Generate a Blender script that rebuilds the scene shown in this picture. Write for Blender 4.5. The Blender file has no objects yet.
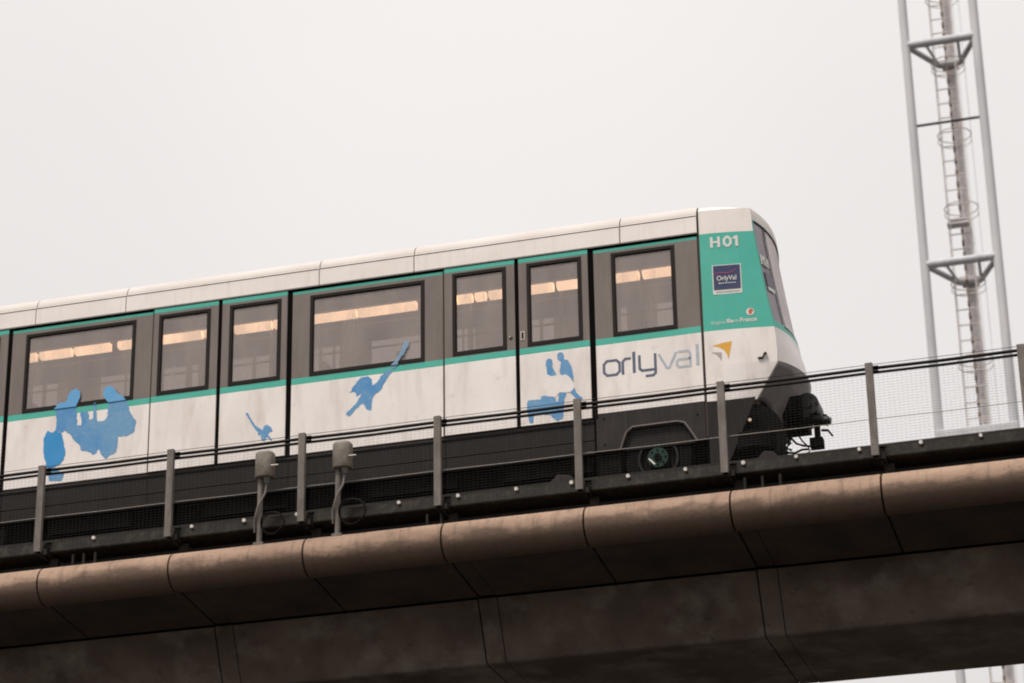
import bpy, math, random
from mathutils import Vector, Matrix
random.seed(7)
S = bpy.context.scene
col = S.collection
R = math.radians

# ------------------------------------------------------------ camera
F, YAW, PIT, ROL = 2584.3, -0.2793907, 0.4067683, -0.01702654
fw = Vector((math.sin(YAW)*math.cos(PIT), math.cos(YAW)*math.cos(PIT), math.sin(PIT)))
rt = Vector((math.cos(YAW), -math.sin(YAW), 0)); up = rt.cross(fw)
r2 = rt*math.cos(ROL)+up*math.sin(ROL); u2 = -rt*math.sin(ROL)+up*math.cos(ROL)
cam = bpy.data.cameras.new('camera'); co = bpy.data.objects.new('camera', cam); col.objects.link(co)
m = Matrix((( r2.x, u2.x, -fw.x), (r2.y, u2.y, -fw.y), (r2.z, u2.z, -fw.z)))
co.matrix_world = m.to_4x4()
cam.sensor_width = 36; cam.lens = F/1024*36; cam.clip_end = 6000; cam.clip_start = 0.5
cam.dof.use_dof = True; cam.dof.focus_distance = 31.3; cam.dof.aperture_fstop = 1.3
S.camera = co

# ------------------------------------------------------------ overcast world + veiled sun
SUN_EL, SUN_AZ = 60, 205         # azimuth clockwise from +Y: behind the camera, to its left
w = bpy.data.worlds.new('World'); S.world = w; w.use_nodes = True
nt = w.node_tree; nt.nodes.clear()
out = nt.nodes.new('ShaderNodeOutputWorld'); bg = nt.nodes.new('ShaderNodeBackground')
sky = nt.nodes.new('ShaderNodeTexSky'); sky.sky_type = 'NISHITA'; sky.sun_disc = False
sky.sun_elevation = R(SUN_EL); sky.sun_rotation = R(SUN_AZ); sky.air_density = 1; sky.dust_density = 4
# cloud deck: CIE overcast luminance by elevation, with faint large patches
tc = nt.nodes.new('ShaderNodeTexCoord'); sx = nt.nodes.new('ShaderNodeSeparateXYZ')
nt.links.new(tc.outputs['Generated'], sx.inputs[0])
mr = nt.nodes.new('ShaderNodeMapRange'); mr.inputs['From Min'].default_value = -0.02; mr.inputs['From Max'].default_value = 1
mr.inputs['To Min'].default_value = 0.66; mr.inputs['To Max'].default_value = 1.0
nt.links.new(sx.outputs['Z'], mr.inputs['Value'])
nz = nt.nodes.new('ShaderNodeTexNoise'); nz.inputs['Scale'].default_value = 2.2; nz.inputs['Detail'].default_value = 4; nz.inputs['Roughness'].default_value = .45
nt.links.new(tc.outputs['Generated'], nz.inputs['Vector'])
mn = nt.nodes.new('ShaderNodeMapRange'); mn.inputs['From Min'].default_value = .3; mn.inputs['From Max'].default_value = .7
mn.inputs['To Min'].default_value = .94; mn.inputs['To Max'].default_value = 1.06
nt.links.new(nz.outputs['Fac'], mn.inputs['Value'])
mu = nt.nodes.new('ShaderNodeMath'); mu.operation = 'MULTIPLY'
nt.links.new(mr.outputs[0], mu.inputs[0]); nt.links.new(mn.outputs[0], mu.inputs[1])
cm = nt.nodes.new('ShaderNodeVectorMath'); cm.operation = 'SCALE'; cm.inputs[0].default_value = (10.1, 9.64, 9.44)
nt.links.new(mu.outputs[0], cm.inputs['Scale'])
mx = nt.nodes.new('ShaderNodeMixRGB'); mx.inputs[0].default_value = 0.96
nt.links.new(sky.outputs[0], mx.inputs[1]); nt.links.new(cm.outputs[0], mx.inputs[2])
nt.links.new(mx.outputs[0], bg.inputs[0]); bg.inputs[1].default_value = 0.106
nt.links.new(bg.outputs[0], out.inputs[0])
sl = bpy.data.lights.new('sun', 'SUN'); sl.energy = 3.1; sl.angle = R(14); sl.color = (1, .93, .86)
so = bpy.data.objects.new('sun', sl); col.objects.link(so)
sd = Vector((math.sin(R(SUN_AZ))*math.cos(R(SUN_EL)), math.cos(R(SUN_AZ))*math.cos(R(SUN_EL)), math.sin(R(SUN_EL))))
so.rotation_euler = sd.to_track_quat('Z', 'Y').to_euler()
S.view_settings.view_transform = 'Standard'; S.view_settings.look = 'None'
S.view_settings.exposure = 0; S.view_settings.gamma = 1
S.render.engine = 'CYCLES'; S.cycles.filter_width = 2.0
S.render.resolution_x = 1024; S.render.resolution_y = 683

# ------------------------------------------------------------ materials
def mat(name, c, rough=.6, metal=0, c2=None, scale=3, stretch=(1,1,1), bump=0, bscale=40, lo=.35, hi=.65, spec=.22, streak=None, speck=None):
    """colour c, mottled with c2 by stretched noise; streak=(colour, amount, scale)"""
    M = bpy.data.materials.new(name); M.use_nodes = True; n = M.node_tree; b = n.nodes['Principled BSDF']
    b.inputs['Base Color'].default_value = (*c, 1); b.inputs['Roughness'].default_value = rough; b.inputs['Metallic'].default_value = metal
    b.inputs['Specular IOR Level'].default_value = spec
    t = n.nodes.new('ShaderNodeTexCoord')
    cur = None
    def layer(prev, colr, amt, sc, st, l, h, det=6):
        mp = n.nodes.new('ShaderNodeMapping'); mp.inputs['Scale'].default_value = st; n.links.new(t.outputs['Object'], mp.inputs[0])
        z = n.nodes.new('ShaderNodeTexNoise'); z.inputs['Scale'].default_value = sc; z.inputs['Detail'].default_value = det; z.inputs['Roughness'].default_value = .6
        n.links.new(mp.outputs[0], z.inputs['Vector'])
        r = n.nodes.new('ShaderNodeMapRange'); r.inputs['From Min'].default_value = l; r.inputs['From Max'].default_value = h; r.inputs['To Max'].default_value = amt
        n.links.new(z.outputs['Fac'], r.inputs['Value'])
        x = n.nodes.new('ShaderNodeMixRGB'); n.links.new(r.outputs[0], x.inputs[0])
        if prev is None: x.inputs[1].default_value = (*c, 1)
        else: n.links.new(prev, x.inputs[1])
        x.inputs[2].default_value = (*colr, 1)
        return x.outputs[0]
    if c2: cur = layer(cur, c2, 1, scale, stretch, lo, hi)
    if streak: cur = layer(cur, streak[0], streak[1], streak[2], streak[3], .5, .78)
    if speck: cur = layer(cur, speck[0], speck[1], speck[2], (1,1,1), .62, .72)
    if cur is not None: n.links.new(cur, b.inputs['Base Color'])
    if bump:
        z = n.nodes.new('ShaderNodeTexNoise'); z.inputs['Scale'].default_value = bscale; z.inputs['Detail'].default_value = 5
        n.links.new(t.outputs['Object'], z.inputs['Vector'])
        bp = n.nodes.new('ShaderNodeBump'); bp.inputs['Strength'].default_value = bump; bp.inputs['Distance'].default_value = .02
        n.links.new(z.outputs['Fac'], bp.inputs['Height']); n.links.new(bp.outputs[0], b.inputs['Normal'])
    return M
def emit(name, c, s):
    M = bpy.data.materials.new(name); M.use_nodes = True; b = M.node_tree.nodes['Principled BSDF']
    b.inputs['Base Color'].default_value = (*c, 1); b.inputs['Emission Color'].default_value = (*c, 1); b.inputs['Emission Strength'].default_value = s
    return M
def glass(name, tint, haze, hazeamt, glossamt, rough=.03):
    M = bpy.data.materials.new(name); M.use_nodes = True; n = M.node_tree; n.nodes.clear()
    o = n.nodes.new('ShaderNodeOutputMaterial'); tr = n.nodes.new('ShaderNodeBsdfTransparent'); tr.inputs[0].default_value = (*tint, 1)
    gl = n.nodes.new('ShaderNodeBsdfGlossy'); gl.inputs['Color'].default_value = (.9,.9,.92,1); gl.inputs['Roughness'].default_value = rough
    df = n.nodes.new('ShaderNodeBsdfDiffuse'); df.inputs[0].default_value = (*haze, 1)  # diffuse haze colour stands in for sky reflection, with some dust
    t = n.nodes.new('ShaderNodeTexCoord'); z = n.nodes.new('ShaderNodeTexNoise'); z.inputs['Scale'].default_value = 1.6; z.inputs['Detail'].default_value = 5
    mp = n.nodes.new('ShaderNodeMapping'); mp.inputs['Scale'].default_value = (2.5, 1, .6); n.links.new(t.outputs['Object'], mp.inputs[0]); n.links.new(mp.outputs[0], z.inputs['Vector'])
    r = n.nodes.new('ShaderNodeMapRange'); r.inputs['From Min'].default_value = .3; r.inputs['From Max'].default_value = .7
    r.inputs['To Min'].default_value = hazeamt*.75; r.inputs['To Max'].default_value = hazeamt*1.25; n.links.new(z.outputs['Fac'], r.inputs['Value'])
    m1 = n.nodes.new('ShaderNodeMixShader'); n.links.new(r.outputs[0], m1.inputs[0]); n.links.new(tr.outputs[0], m1.inputs[1]); n.links.new(df.outputs[0], m1.inputs[2])
    m2 = n.nodes.new('ShaderNodeMixShader'); m2.inputs[0].default_value = glossamt
    n.links.new(m1.outputs[0], m2.inputs[1]); n.links.new(gl.outputs[0], m2.inputs[2]); n.links.new(m2.outputs[0], o.inputs[0])
    return M
WHITE = mat('white_paint', (.84,.795,.765), .38, c2=(.75,.69,.65), scale=1.3, stretch=(1,1,.6), bump=.35, bscale=1.8, streak=((.47,.375,.31), .45, 3.2, (1.8,1,.4)), speck=((.40,.31,.25), .28, 6), spec=.4)
ROOFW = mat('roof_paint', (.83,.775,.735), .6, c2=(.77,.71,.665), scale=2, stretch=(.5,1,1), streak=((.38,.3,.24), .22, 4, (3,1,.4)))
ROOFT = mat('dimmed_roof_top', (.63,.585,.55), .6, c2=(.55,.505,.47), scale=2, stretch=(.5,1,1))  # roof paint darkened to counter the sun's brightening of the curved top
GREEN = mat('green_paint', (.07,.41,.325), .4, c2=(.09,.44,.355), scale=2, streak=((.16,.33,.25), .35, 5, (2,1,.3)))
GREY = mat('grey_window_band', (.195,.168,.15), .45, c2=(.165,.14,.125), scale=2.5, stretch=(1,1,.4), streak=((.28,.25,.22), .3, 6, (3,1,.25)))
FRAME = mat('dark_rubber', (.018,.014,.012), .6, spec=.12)
SEAM = mat('black_gap', (.004,.003,.003), .9, spec=.05)
BROWNSEAM = mat('brown_seam', (.05,.035,.028), .8)
SKIRT = mat('skirt_paint', (.013,.011,.0102), .55, spec=.15, c2=(.010,.0088,.008), scale=3, stretch=(1,1,.4), streak=((.035,.03,.027), .4, 8, (3,1,.3)))
SKIRTL = mat('cab_skirt_paint', (.033,.028,.0255), .5, spec=.12, c2=(.022,.0185,.017), scale=3, streak=((.08,.07,.06), .4, 7, (3,1,.3)))
LIP = mat('grey_lip', (.13,.11,.10), .5)
BLACK = mat('underframe_black', (.0035,.003,.003), .85, c2=(.007,.006,.0055), scale=6, spec=.05)
RUBBER = mat('tyre_rubber', (.006,.0055,.005), .85, spec=.05)
HUBG = mat('green_hub', (.016,.05,.033), .5, spec=.15, c2=(.010,.03,.02), scale=8)
APRON = mat('grey_apron', (.215,.192,.18), .5, c2=(.165,.147,.138), scale=3, stretch=(1,1,.6), streak=((.05,.04,.036), .4, 8, (1,1,.5)))
NAVY = mat('navy_sticker', (.045,.055,.13), .4, c2=(.06,.065,.13), scale=12)
BLUE = mat('blue_vinyl', (.065,.245,.51), .45, c2=(.15,.315,.50), scale=2.2, lo=.35, hi=.6, streak=((.35,.47,.6), .35, 14, (1,1,1)))
BLUED = mat('deep_blue_vinyl', (.03,.25,.54), .45, c2=(.06,.28,.56), scale=3)
PERF = mat('perforated_window_vinyl', (.10,.34,.64), .5, c2=(.15,.37,.60), scale=3)
INK = mat('slate_blue_ink', (.085,.11,.16), .5, c2=(.14,.16,.21), scale=14)
INKL = mat('pale_blue_ink', (.36,.41,.48), .5, c2=(.45,.48,.52), scale=14)
YEL = mat('yellow_vinyl', (.74,.40,.05), .5, c2=(.68,.37,.07), scale=12)
GRYV = mat('grey_vinyl', (.37,.32,.31), .5, c2=(.43,.38,.36), scale=12)
WSTK = mat('white_sticker', (.66,.66,.62), .5)
WWORN = mat('worn_white_lettering', (.52,.66,.58), .5, c2=(.64,.70,.63), scale=18)
ORANGE = mat('orange_vinyl', (.55,.13,.07), .5)
PINK = mat('magenta_vinyl', (.4,.08,.18), .5)
STEEL = mat('galvanised_steel', (.19,.168,.15), .6, c2=(.12,.103,.09), scale=9, stretch=(1,1,.4), speck=((.1,.06,.04), .6, 26), bump=.15, bscale=60)
DSTEEL = mat('dark_steel', (.02,.018,.016), .55, spec=.12, c2=(.032,.028,.024), scale=5, streak=((.08,.07,.06), .4, 9, (1,1,1)))
TRAY = mat('tray_steel', (.0155,.014,.012), .6, spec=.1, c2=(.025,.022,.018), scale=6, streak=((.1,.085,.07), .5, 10, (1.5,1,.8)))
RAILM = mat('rail_bar', (.014,.012,.011), .55, spec=.12)
WIRE = mat('fence_wire', (.27,.245,.225), .5, metal=.3)
MESHM = mat('mesh_wire', (.05,.045,.042), .7)
CABLE = mat('black_cable', (.008,.007,.007), .7, spec=.08)
CAP = mat('white_cap', (.80,.76,.70), .4)
BOXM = mat('beige_box', (.235,.21,.175), .6, c2=(.16,.14,.115), scale=12, speck=((.07,.05,.04), .6, 30))
COPE = mat('tan_concrete', (.37,.255,.185), .85, c2=(.26,.175,.128), scale=1.3, stretch=(.6,1,2.5), bump=.25, bscale=22, streak=((.12,.085,.062), .8, 5, (2.6,1,.22)), speck=((.08,.055,.04), .6, 12))
def dirt_shade(M, zmid, half, colr, amt):  # ragged dirt band that also paints shade into the lower part
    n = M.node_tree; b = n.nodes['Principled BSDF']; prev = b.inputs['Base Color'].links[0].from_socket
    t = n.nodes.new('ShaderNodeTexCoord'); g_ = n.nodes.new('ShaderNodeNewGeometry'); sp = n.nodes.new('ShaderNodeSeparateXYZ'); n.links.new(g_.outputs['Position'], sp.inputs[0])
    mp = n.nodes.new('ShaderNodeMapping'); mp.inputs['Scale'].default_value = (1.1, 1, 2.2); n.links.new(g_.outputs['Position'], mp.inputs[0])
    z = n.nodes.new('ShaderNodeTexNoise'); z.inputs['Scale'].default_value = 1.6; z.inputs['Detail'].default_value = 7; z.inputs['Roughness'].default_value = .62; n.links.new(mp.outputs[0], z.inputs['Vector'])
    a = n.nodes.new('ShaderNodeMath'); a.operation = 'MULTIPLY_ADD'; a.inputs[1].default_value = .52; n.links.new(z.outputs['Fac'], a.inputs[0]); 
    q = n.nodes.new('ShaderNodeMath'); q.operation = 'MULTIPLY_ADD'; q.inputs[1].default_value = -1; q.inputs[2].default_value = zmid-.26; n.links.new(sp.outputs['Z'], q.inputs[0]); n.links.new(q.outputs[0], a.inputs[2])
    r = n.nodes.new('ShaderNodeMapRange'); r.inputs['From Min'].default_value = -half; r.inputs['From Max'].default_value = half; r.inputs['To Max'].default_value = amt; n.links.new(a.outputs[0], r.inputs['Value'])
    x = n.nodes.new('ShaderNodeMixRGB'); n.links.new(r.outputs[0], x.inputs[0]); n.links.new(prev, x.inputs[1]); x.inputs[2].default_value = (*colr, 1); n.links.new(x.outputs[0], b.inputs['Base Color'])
dirt_shade(COPE, 9.555, .045, (.105,.072,.053), .8)
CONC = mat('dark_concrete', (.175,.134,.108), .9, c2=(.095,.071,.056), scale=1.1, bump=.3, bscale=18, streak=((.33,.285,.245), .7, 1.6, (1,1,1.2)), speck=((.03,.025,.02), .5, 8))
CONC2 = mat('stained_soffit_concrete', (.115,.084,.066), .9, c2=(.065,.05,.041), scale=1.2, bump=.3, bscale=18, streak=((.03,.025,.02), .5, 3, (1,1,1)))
JOINT = mat('joint_filler', (.014,.011,.009), .95, spec=.05)
MASTW = mat('mast_paint', (.56,.56,.57), .5, c2=(.47,.47,.49), scale=2, stretch=(1,1,.3))
MASTD = mat('mast_inner_leg', (.66,.63,.63), .6, c2=(.52,.49,.49), scale=6, stretch=(1,1,2))
MASTF = mat('mast_frame_steel', (.58,.59,.61), .5, c2=(.48,.48,.50), scale=5)
LADD = mat('ladder_steel', (.72,.66,.62), .5, c2=(.55,.49,.45), scale=5)
INT = mat('interior_panel', (.36,.33,.31), .7, c2=(.29,.265,.25), scale=2)
INTD = mat('interior_seat', (.10,.09,.10), .8)
GLASS = glass('side_glass', (.72,.69,.67), (.42,.35,.315), .38, .085)
GLASSB = glass('far_glass', (.86,.84,.84), (.5,.47,.47), .12, .05)
WINDL = glass('front_side_glass', (.35,.32,.38), (.37,.32,.36), .76, .13)
WINDR = glass('windscreen_glass', (.6,.56,.56), (.72,.64,.62), .80, .18)
LAMP = emit('warm_tube', (1, .68, .44), 4.0)
GROUND = mat('asphalt_ground', (.035,.032,.03), .9, c2=(.05,.046,.04), scale=.5)

# ------------------------------------------------------------ mesh builder
class MB:
    def __init__(s): s.v = []; s.f = []; s.mi = []; s.sm = []; s.mats = []
    def _m(s, m):
        if m not in s.mats: s.mats.append(m)
        return s.mats.index(m)
    def add(s, vs, fs, m=None, smooth=False):
        k = len(s.v); s.v += [tuple(v) for v in vs]; i = s._m(m) if m else 0
        for f in fs: s.f.append([k+a for a in f]); s.mi.append(i); s.sm.append(smooth)
    def box(s, x0, x1, y0, y1, z0, z1, m=None):
        vs = [(x,y,z) for z in (z0,z1) for y in (y0,y1) for x in (x0,x1)]
        s.add(vs, [(0,2,3,1),(4,5,7,6),(0,1,5,4),(2,6,7,3),(0,4,6,2),(1,3,7,5)], m)
    def bbox(s, x0, x1, y0, y1, z0, z1, b, m=None):
        """box with chamfered long edges seen from the -Y side"""
        prof = [(y0+b,z0),(y0,z0+b),(y0,z1-b),(y0+b,z1),(y1,z1),(y1,z0)]
        s.prism(prof, x0, x1, m)
    def prism(s, prof, x0, x1, m=None, smooth=False):
        """profile (y,z) extruded along X"""
        n = len(prof); vs = [(x0,a,b) for a,b in prof]+[(x1,a,b) for a,b in prof]
        s.add(vs, [(i,(i+1)%n,n+(i+1)%n,n+i) for i in range(n)], m, smooth)
        s.add(vs, [tuple(range(n))[::-1], tuple(range(n,2*n))], m)
    def tube(s, a, b, r, m=None, n=10, r1=None, cap=True):
        a = Vector(a); b = Vector(b); d = (b-a).normalized()
        p = d.orthogonal().normalized(); q = d.cross(p); r1 = r if r1 is None else r1
        vs = [a+(p*math.cos(t)+q*math.sin(t))*r for t in [2*math.pi*i/n for i in range(n)]]
        vs += [b+(p*math.cos(t)+q*math.sin(t))*r1 for t in [2*math.pi*i/n for i in range(n)]]
        s.add(vs, [(i,(i+1)%n,n+(i+1)%n,n+i) for i in range(n)], m, True)
        if cap: s.add(vs, [tuple(range(n))[::-1], tuple(range(n,2*n))], m)
    def path(s, pts, r, m=None, n=6, closed=False):
        pts = [Vector(p) for p in pts]; N = len(pts); rings = []; ref = Vector((0.13,.31,.94)).normalized()
        for i,p in enumerate(pts):
            a = pts[(i-1)%N] if (closed or i) else p; b = pts[(i+1)%N] if (closed or i < N-1) else p
            d = (b-a).normalized(); q = d.cross(ref).normalized(); o = d.cross(q)
            rings.append([p+(q*math.cos(t)+o*math.sin(t))*r for t in [2*math.pi*k/n for k in range(n)]])
        vs = [v for g in rings for v in g]; fs = []
        for i in range(N if closed else N-1):
            j = (i+1)%N
            for k in range(n): fs.append((i*n+k, i*n+(k+1)%n, j*n+(k+1)%n, j*n+k))
        s.add(vs, fs, m, True)
    def disc(s, c, r, y0, y1, m=None, n=28, ri=0):
        """cylinder (or ring) with its axis along Y"""
        x, z = c; o = [(x+r*math.cos(t), z+r*math.sin(t)) for t in [2*math.pi*i/n for i in range(n)]]
        if ri:
            q = [(x+ri*math.cos(t), z+ri*math.sin(t)) for t in [2*math.pi*i/n for i in range(n)]]
            vs = [(a,y0,b) for a,b in o]+[(a,y0,b) for a,b in q]+[(a,y1,b) for a,b in o]+[(a,y1,b) for a,b in q]
            fs = []
            for i in range(n):
                j = (i+1)%n
                fs += [(i,j,n+j,n+i),(2*n+i,3*n+i,3*n+j,2*n+j),(i,2*n+i,2*n+j,j),(n+i,n+j,3*n+j,3*n+i)]
            s.add(vs, fs, m)
        else:
            vs = [(a,y0,b) for a,b in o]+[(a,y1,b) for a,b in o]
            s.add(vs, [(i,(i+1)%n,n+(i+1)%n,n+i) for i in range(n)], m, True)
            s.add(vs, [tuple(range(n)), tuple(range(n,2*n))[::-1]], m)
    def grid(s, rows, m=None, smooth=True, thick=0):
        n = len(rows[0]); vs = [p for r_ in rows for p in r_]
        fs = [(i*n+j, i*n+j+1, (i+1)*n+j+1, (i+1)*n+j) for i in range(len(rows)-1) for j in range(n-1)]
        s.add(vs, fs, m, smooth)
    def build(s, name, m=None, parent=None, bevel=0, kind=None):
        me = bpy.data.meshes.new(name); me.from_pydata(s.v, [], s.f)
        ms = s.mats if s.mats else [m]
        for q in ms: me.materials.append(q)
        if s.mats:
            for p, i in zip(me.polygons, s.mi): p.material_index = i
        for p, q in zip(me.polygons, s.sm): p.use_smooth = q
        me.update()
        o = bpy.data.objects.new(name, me); col.objects.link(o)
        if parent: o.parent = parent
        if bevel:
            b = o.modifiers.new('bevel', 'BEVEL'); b.width = bevel; b.segments = 2; b.limit_method = 'ANGLE'
        if kind: o['kind'] = kind
        return o
def thing(name, label, cat, group=None, loc=(0,0,0)):
    o = bpy.data.objects.new(name, None); col.objects.link(o); o.location = loc; o.empty_display_size = .3
    o['label'] = label; o['category'] = cat
    if group: o['group'] = group
    return o
def shift(o):   # parts are modelled in world coordinates: bring them under an Empty that stands at the thing's base
    for ch in o.children: ch.matrix_parent_inverse = Matrix.Translation(-Vector(o.location))

# ------------------------------------------------------------ ground
g = MB(); g.add([(-3000,-3000,-1.6),(3000,-3000,-1.6),(3000,3000,-1.6),(-3000,3000,-1.6)], [(0,1,2,3)])
g.build('ground', GROUND, kind='structure')

# ------------------------------------------------------------ viaduct
X0, X1 = -33.6, 16.8
CY = 29.27
JO = [-13.45+1.667*i for i in range(-12, 18)]           # coping joints
via = thing('viaduct', 'dark stained concrete railway viaduct with tan rounded edge coping carrying the train', 'viaduct', loc=(-14, CY, -1.6))
def coping(x0, x1, sgn):
    yc, zc, r = CY+sgn*(26.62-CY), 9.54, .228
    k = MB(); prof = []
    for i in range(15):
        t = math.pi*(.5+i/14)      # top, round the outer side, bottom
        prof.append((yc + sgn*math.cos(t)*r*1.02, zc+math.sin(t)*r))
    prof += [(yc+sgn*.07, zc-r+.012), (yc+sgn*.13, zc-r+.05), (yc+sgn*.25, zc-r+.07), (yc+sgn*.25, zc+r-.01)]
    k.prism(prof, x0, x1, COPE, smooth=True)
    for i in range(-2, 0): k.sm[i] = False
    return k
for i in range(len(JO)-1):
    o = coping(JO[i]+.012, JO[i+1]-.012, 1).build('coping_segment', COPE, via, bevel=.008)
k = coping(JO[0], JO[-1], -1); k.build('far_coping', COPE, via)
# flange (deck cantilever) slabs between the joints
for i in range(len(JO)-1):
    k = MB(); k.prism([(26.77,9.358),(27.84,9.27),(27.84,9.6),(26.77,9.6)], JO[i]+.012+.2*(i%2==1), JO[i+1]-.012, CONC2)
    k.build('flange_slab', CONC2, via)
    if i % 2 == 1:
        k = MB(); k.prism([(26.77,9.365),(27.84,9.278),(27.84,9.6),(26.77,9.6)], JO[i]+.012, JO[i]+.2, CONC2); k.build('flange_stitch', CONC2, via)
k = MB()
k.prism([(26.80,9.385),(27.9,9.31),(28.24,8.60),(30.30,8.60),(30.64,9.31),(31.79,9.36),(31.79,9.74),(26.80,9.74)], X0, X1, JOINT)
k.build('deck_core', JOINT, via)
# girder segments with narrow stitches between them
WP = [(27.86,9.245),(27.872,9.232),(28.20,8.57),(28.225,8.552),(30.315,8.552),(30.34,8.57),(30.675,9.245),(30.69,9.30)]
sx_ = [JO[i] for i in range(len(JO)) if i % 2 == 1]
for i, x in enumerate(sx_):
    k = MB(); k.prism([(a,b+.004) for a,b in WP], x-.02+.012, x+.22-.006); k.build('girder_stitch', CONC, via)
    if i < len(sx_)-1:
        k = MB(); k.prism(WP, x+.22+.006, sx_[i+1]-.02-.006); k.build('girder_segment', CONC, via)
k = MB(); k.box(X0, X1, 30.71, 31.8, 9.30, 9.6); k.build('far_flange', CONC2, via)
for s_, nm in ((27.62, 'kerb_beam'), (30.65, 'kerb_beam')):
    k = MB(); k.box(X0, X1, s_, s_+.16, 9.742, 10.40); k.build(nm, BLACK, via)
for a, b in ((28.12, 28.5), (29.35, 29.72)):
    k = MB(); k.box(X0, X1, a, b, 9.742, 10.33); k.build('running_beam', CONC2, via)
for a in (27.86, 29.95):
    k = MB(); k.box(X0, X1, a, a+.04, 10.42, 10.58); k.box(X0, X1, a-.05, a+.09, 10.56, 10.585)
    x = X0+.4
    while x < X1: k.box(x, x+.08, a+.041, a+.2, 9.742, 10.5); x += 1.667
    k.build('guide_rail', DSTEEL, via)
for x in (-29.5, 11.5):
    k = MB(); k.prism([(28.3,-1.6),(30.24,-1.6),(30.24,8.2),(30.34,8.55),(28.2,8.55),(28.3,8.2)], x-.9, x+.9); k.build('pier', CONC, via, bevel=.05)
shift(via)
# small wedge plates lying on the guide rail, seen above the tray
for (a,b,c,d), lb in (((-5.10,-4.93,-4.81,-4.68), 'low dark grey wedge cover beside the track just below the train nose'), ((-7.62,-7.40,-7.24,-7.10), 'low dark wedge cover beside the track left of the front wheel')):
    k = MB(); z0 = 10.40
    vs = [(a,y,z0) for y in (27.63,27.78)]+[(b,y,10.60) for y in (27.63,27.78)]+[(c,y,10.575) for y in (27.63,27.78)]+[(d,y,z0) for y in (27.63,27.78)]
    k.add(vs, [(0,2,4,6),(1,7,5,3),(0,1,3,2),(2,3,5,4),(4,5,7,6),(0,6,7,1)])
    o = k.build('track_cover', SKIRTL, bevel=.006); o['label'] = lb; o['category'] = 'track cover'; o['group'] = 'wedge covers beside the track'

# ------------------------------------------------------------ railing with mesh and edge tray
PX = [-13.567+1.676*i for i in range(-7, 13)]
rl = thing('railing', 'grey steel post railing with two dark rails and fine wire mesh along the viaduct edge', 'railing', loc=(-9, 26.6, 9.75))
for x in PX:
    k = MB(); lean = random.uniform(-.004,.004)
    # channel section post: two flanges and a web
    xs = x+random.uniform(-.006,.006)
    k.box(xs-.042, xs+.042, 26.565, 26.573, 9.99, 11.09+lean); k.box(xs-.042, xs-.034, 26.5732, 26.62, 9.99, 11.088+lean); k.box(xs+.034, xs+.042, 26.5732, 26.62, 9.99, 11.088+lean)
    po = k.build('post', STEEL, rl, bevel=.003)
    k = MB(); k.box(xs-.03, xs+.10, 26.625, 27.02, 9.965, 10.028); k.box(xs+.06, xs+.17, 26.80, 26.86, 9.70, 9.963); k.box(xs+.045, xs+.06, 26.66, 27.0, 9.93, 10.10)
    k.build('bracket', TRAY, rl)
    k = MB()
    for dz in (11.052, 11.0): k.tube((xs+.03,26.622,dz),(xs+.10,26.622,dz), .014, n=6)
    k.build('clamp', RAILM, rl)
XL, XR = PX[0], PX[-1]
for dz, r in ((11.052,.019),(11.0,.0165)):
    k = MB(); k.path([(x+.84*h, 26.66, dz-(.006 if h else 0)) for x in PX for h in (0,1)], r, n=8); k.build('rail', RAILM, rl)
k = MB(); k.path([(x+.84*h, 26.66, 11.10-(.004 if h else 0)) for x in PX for h in (0,1)], .0035, n=5); k.build('top_wire', RAILM, rl)
k = MB(); k.path([(x+.84*h, 26.635, 10.44-(.006 if h else 0)) for x in PX for h in (0,1)], .0046, n=5); k.build('mid_wire', WIRE, rl)
for i in range(len(PX)-1):
    k = MB(); a, b = PX[i]+.045, PX[i+1]-.045
    def w_(x0,z0,x1,z1,t=.00055):
        if x0 == x1: k.add([(x0-t,26.65,z0),(x0+t,26.65,z0),(x0+t,26.65,z1),(x0-t,26.65,z1),(x0,26.652,z0),(x0,26.652,z1)], [(0,1,2,3),(0,3,5,4),(1,4,5,2)])
        else: k.add([(x0,26.653,z0-t),(x1,26.653,z0-t),(x1,26.653,z0+t),(x0,26.653,z0+t),(x0,26.655,z0),(x1,26.655,z0)], [(0,1,2,3),(0,4,5,1),(3,2,5,4)])
    nx = int((b-a)/.05); nz_ = 30
    for j in range(nx+1): w_(a+(b-a)*j/nx, 10.0, a+(b-a)*j/nx, 11.0)
    for j in range(nz_+1): w_(a, 10.02+.0326*j, b, 10.02+.0326*j, .0009)
    k.build('mesh_panel', MESHM, rl)
shift(rl)
for n_, i in enumerate(range(len(PX)-1)):
    x, x2 = PX[i]+.10, PX[i+1]+.02
    px_l = ['beneath the far left of the railing','', '']
    k = MB()
    k.prism([(26.70,10.012),(26.715,10.0),(27.10,10.0),(27.10,10.02),(26.735,10.02),(26.76,10.148),(26.785,10.148),(26.785,10.155),(26.752,10.155),(26.722,10.024),(26.70,10.024)], x, x2)
    visible = -13.7 < PX[i] < -1.7
    o = k.build('edge_tray', TRAY, rl)
    o.matrix_parent_inverse = Matrix.Translation(-Vector(rl.location))
dots = [-12.908,-11.644,-10.981,-10.32,-9.062,-8.345,-7.647,-6.993,-6.33,-5.665,-5.004,-4.406,-3.7,-3.019,-2.365]
for x in dots:
    k = MB(); s_ = random.uniform(.9,1.08); k.disc((x,10.139), .0215*s_, 26.712, 26.75, n=10)
    o = k.build('bolt_cap', CAP, rl); o.matrix_parent_inverse = Matrix.Translation(-Vector(rl.location))
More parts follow.
